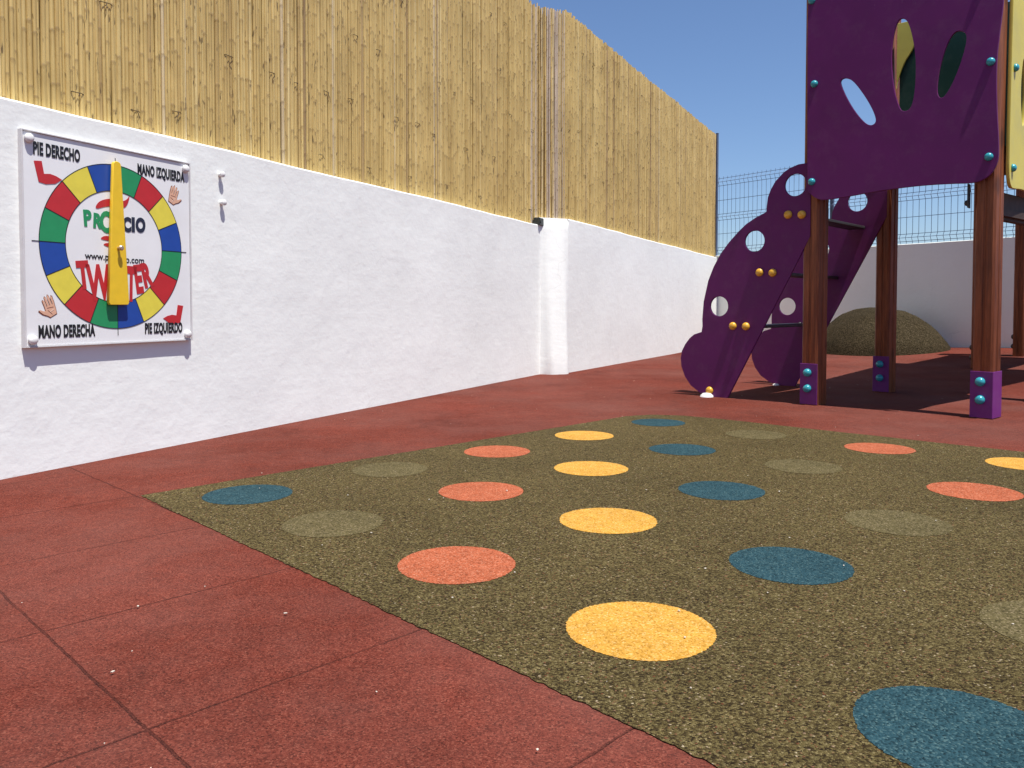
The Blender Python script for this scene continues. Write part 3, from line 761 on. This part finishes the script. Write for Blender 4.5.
# deck: planks on two bearers
bm = bmesh.new(); DZ = 1.56
dm = Matrix.Translation(tloc(((PL + PD) / 2).to_tuple() + (0,)))
c4 = [PL, PR, PD, PBk]
def quad_slab(bm, q, z0, z1):
    lo = [bm.verts.new(tloc((p.x, p.y, z0))) for p in q]; hi = [bm.verts.new(tloc((p.x, p.y, z1))) for p in q]
    bm.faces.new(lo[::-1]); bm.faces.new(hi)
    for i in range(4): bm.faces.new((lo[i], lo[(i + 1) % 4], hi[(i + 1) % 4], hi[i]))
for k in range(8):
    f0_, f1_ = k / 8 + .0008, (k + 1) / 8 - .0008
    quad_slab(bm, [PL.lerp(PBk, f0_) , PR.lerp(PD, f0_), PR.lerp(PD, f1_), PL.lerp(PBk, f1_)], DZ, DZ + .04)
bm_obj('deck', bm, M['deck_wood'], tower)
bm = bmesh.new()
a, b = PR + U * .0, PD + U * .0
w = SV * .0; nrm = Vector((SV.y, -SV.x))
quad_slab(bm, [a + SV * .18 - nrm * .09, a + SV * .18 - nrm * .045, b + SV * .0 - nrm * .045, b - nrm * .09], 1.18, 1.345)
quad_slab(bm, [a + SV * .18 - nrm * .042, a + SV * .18 - nrm * .02, b - nrm * .02, b - nrm * .042], 1.20, 1.24)
bm_obj('side_beam', bm, M['deck_wood'], tower)
bm = bmesh.new(); m = Matrix.Translation(tloc(((PR - U * (PA + .004)).to_tuple() + (0,)))) @ Matrix.Rotation(R(-41), 4, 'Z')
add_box(bm, (-.008, .02, 1.23), (0, .075, 1.37), .003, m); bolt_bm(bm, m @ Matrix.Translation((-.008, .05, 1.26)) @ Matrix.Rotation(R(-90), 4, 'Y'), .018, .02)
bm_obj('bracket', bm, M['dark_metal'], tower)
# second, higher deck further back and the sloping gangway to it
q2 = [E_ + Vector((-.03, .02)), X_ , X_ + Vector((.56, -.79)), E_ + Vector((.56, -.79))]
bm = bmesh.new(); quad_slab(bm, q2, 2.12, 2.2); bm_obj('deck', bm, M['deck_wood'], tower)
bm = bmesh.new(); ga, gb = PBk.lerp(PD, -.12), PBk.lerp(PD, 1.0); gc, gd = Vector((5.85, 7.25)), q2[0].lerp(q2[3], -.2)
n = 16
for k in range(n):
    f0_, f1_ = k / n + .0005, (k + 1) / n - .0005
    z = DZ + .04 + (2.14 - DZ - .08) * (k / n)
    quad_slab(bm, [ga.lerp(gd, f0_), gb.lerp(gc, f0_), gb.lerp(gc, f1_), ga.lerp(gd, f1_)], z, z + .04)
bm_obj('gangway', bm, M['deck_wood'], tower)

# climber: two purple cheek panels with rungs between
UC = Vector((math.cos(R(-43)), math.sin(R(-43))))
F1 = Vector((1.544, 5.720)); F2 = Vector((2.325, 6.575))
cl = [(0,.0),(-.125,-.003),(-.22,.022),(-.299,.072),(-.348,.135),(-.378,.21),(-.384,.270),(-.374,.325),(-.346,.376),(-.312,.418),(-.273,.449),(-.212,.468),(-.205,.51),(-.207,.560),(-.197,.688),(-.161,.841),(-.118,.94),(-.065,1.03),(.0,1.108),(.07,1.178),(.13,1.228),(.20,1.268),(.277,1.300),(.280,1.340),(.288,1.40),(.308,1.45),(.340,1.502),(.399,1.557),(.44,1.580),(.50,1.598),(.57,1.60),(.70,1.575),(.70,1.335)]
holes = [(.481,1.464,.074),(.194,1.106,.073),(-.073,.655,.071)]
cbolt = [(.435,1.269),(.529,1.262),(.236,.888),(.330,.883),(.039,.515),(.138,.514)]
for idx, F in enumerate((F1, F2)):
    fm = frame(F, UC)
    me = curve_mesh([cl[:-2] + ([(.585, 1.60), (.585, 1.115)] if idx == 0 else cl[-2:])] + [circle(x, z, r, 40) for x, z, r in holes], .0075, .002); me.transform(fm)
    cp = link('climber_panel', me, M['purple'], tower, 40)
    for x, z in cbolt + [(-.140, .045)]:
        for sd_ in ((1, -1)):
            bm = bmesh.new(); mm = fm @ Matrix.Translation((x, z, .009 * sd_))
            if sd_ < 0: mm = mm @ Matrix.Rotation(R(180), 4, 'X')
            if (sd_ > 0) == (idx == 0): bolt_bm(bm, mm, .028, .026); bm_obj('bolt_cap', bm, M['yellow_cap'], cp, 180)
            elif z > .1: bolt_bm(bm, mm, .013, .018); bm_obj('bolt', bm, M['dark_metal'], cp, 180)
    bm = bmesh.new(); k_ = 1 - .45 * idx; add_lathe(bm, [(.05 * k_, -.01), (.045 * k_, .012 * k_), (.028 * k_, .026 * k_), (0, .03 * k_)], 16, fm @ Matrix.Translation((-.15, .0, .035)) @ Matrix.Rotation(R(-90), 4, 'X'))
    bm_obj('foot_anchor', bm, M['white_plastic'], cp, 180)
for (x0, z0), (x1, z1) in ((cbolt[0], cbolt[1]), (cbolt[2], cbolt[3]), (cbolt[4], cbolt[5])):
    bm = bmesh.new(); a = frame(F1, UC) @ Vector(((x0 + x1) / 2, (z0 + z1) / 2 , 0)); b = frame(F2, UC) @ Vector(((x0 + x1) / 2, (z0 + z1) / 2, 0))
    d = (b - a).normalized(); a = a + d * .0105; b = b - d * .0105
    ang = math.atan2(d.y, d.x); m = Matrix.Translation(a) @ Matrix.Rotation(ang, 4, 'Z'); L = (b - a).length
    add_box(bm, (0, -.062, -.018), (L, .062, .006), .006, m)
    bm_obj('rung', bm, M['dark_metal'], tower)
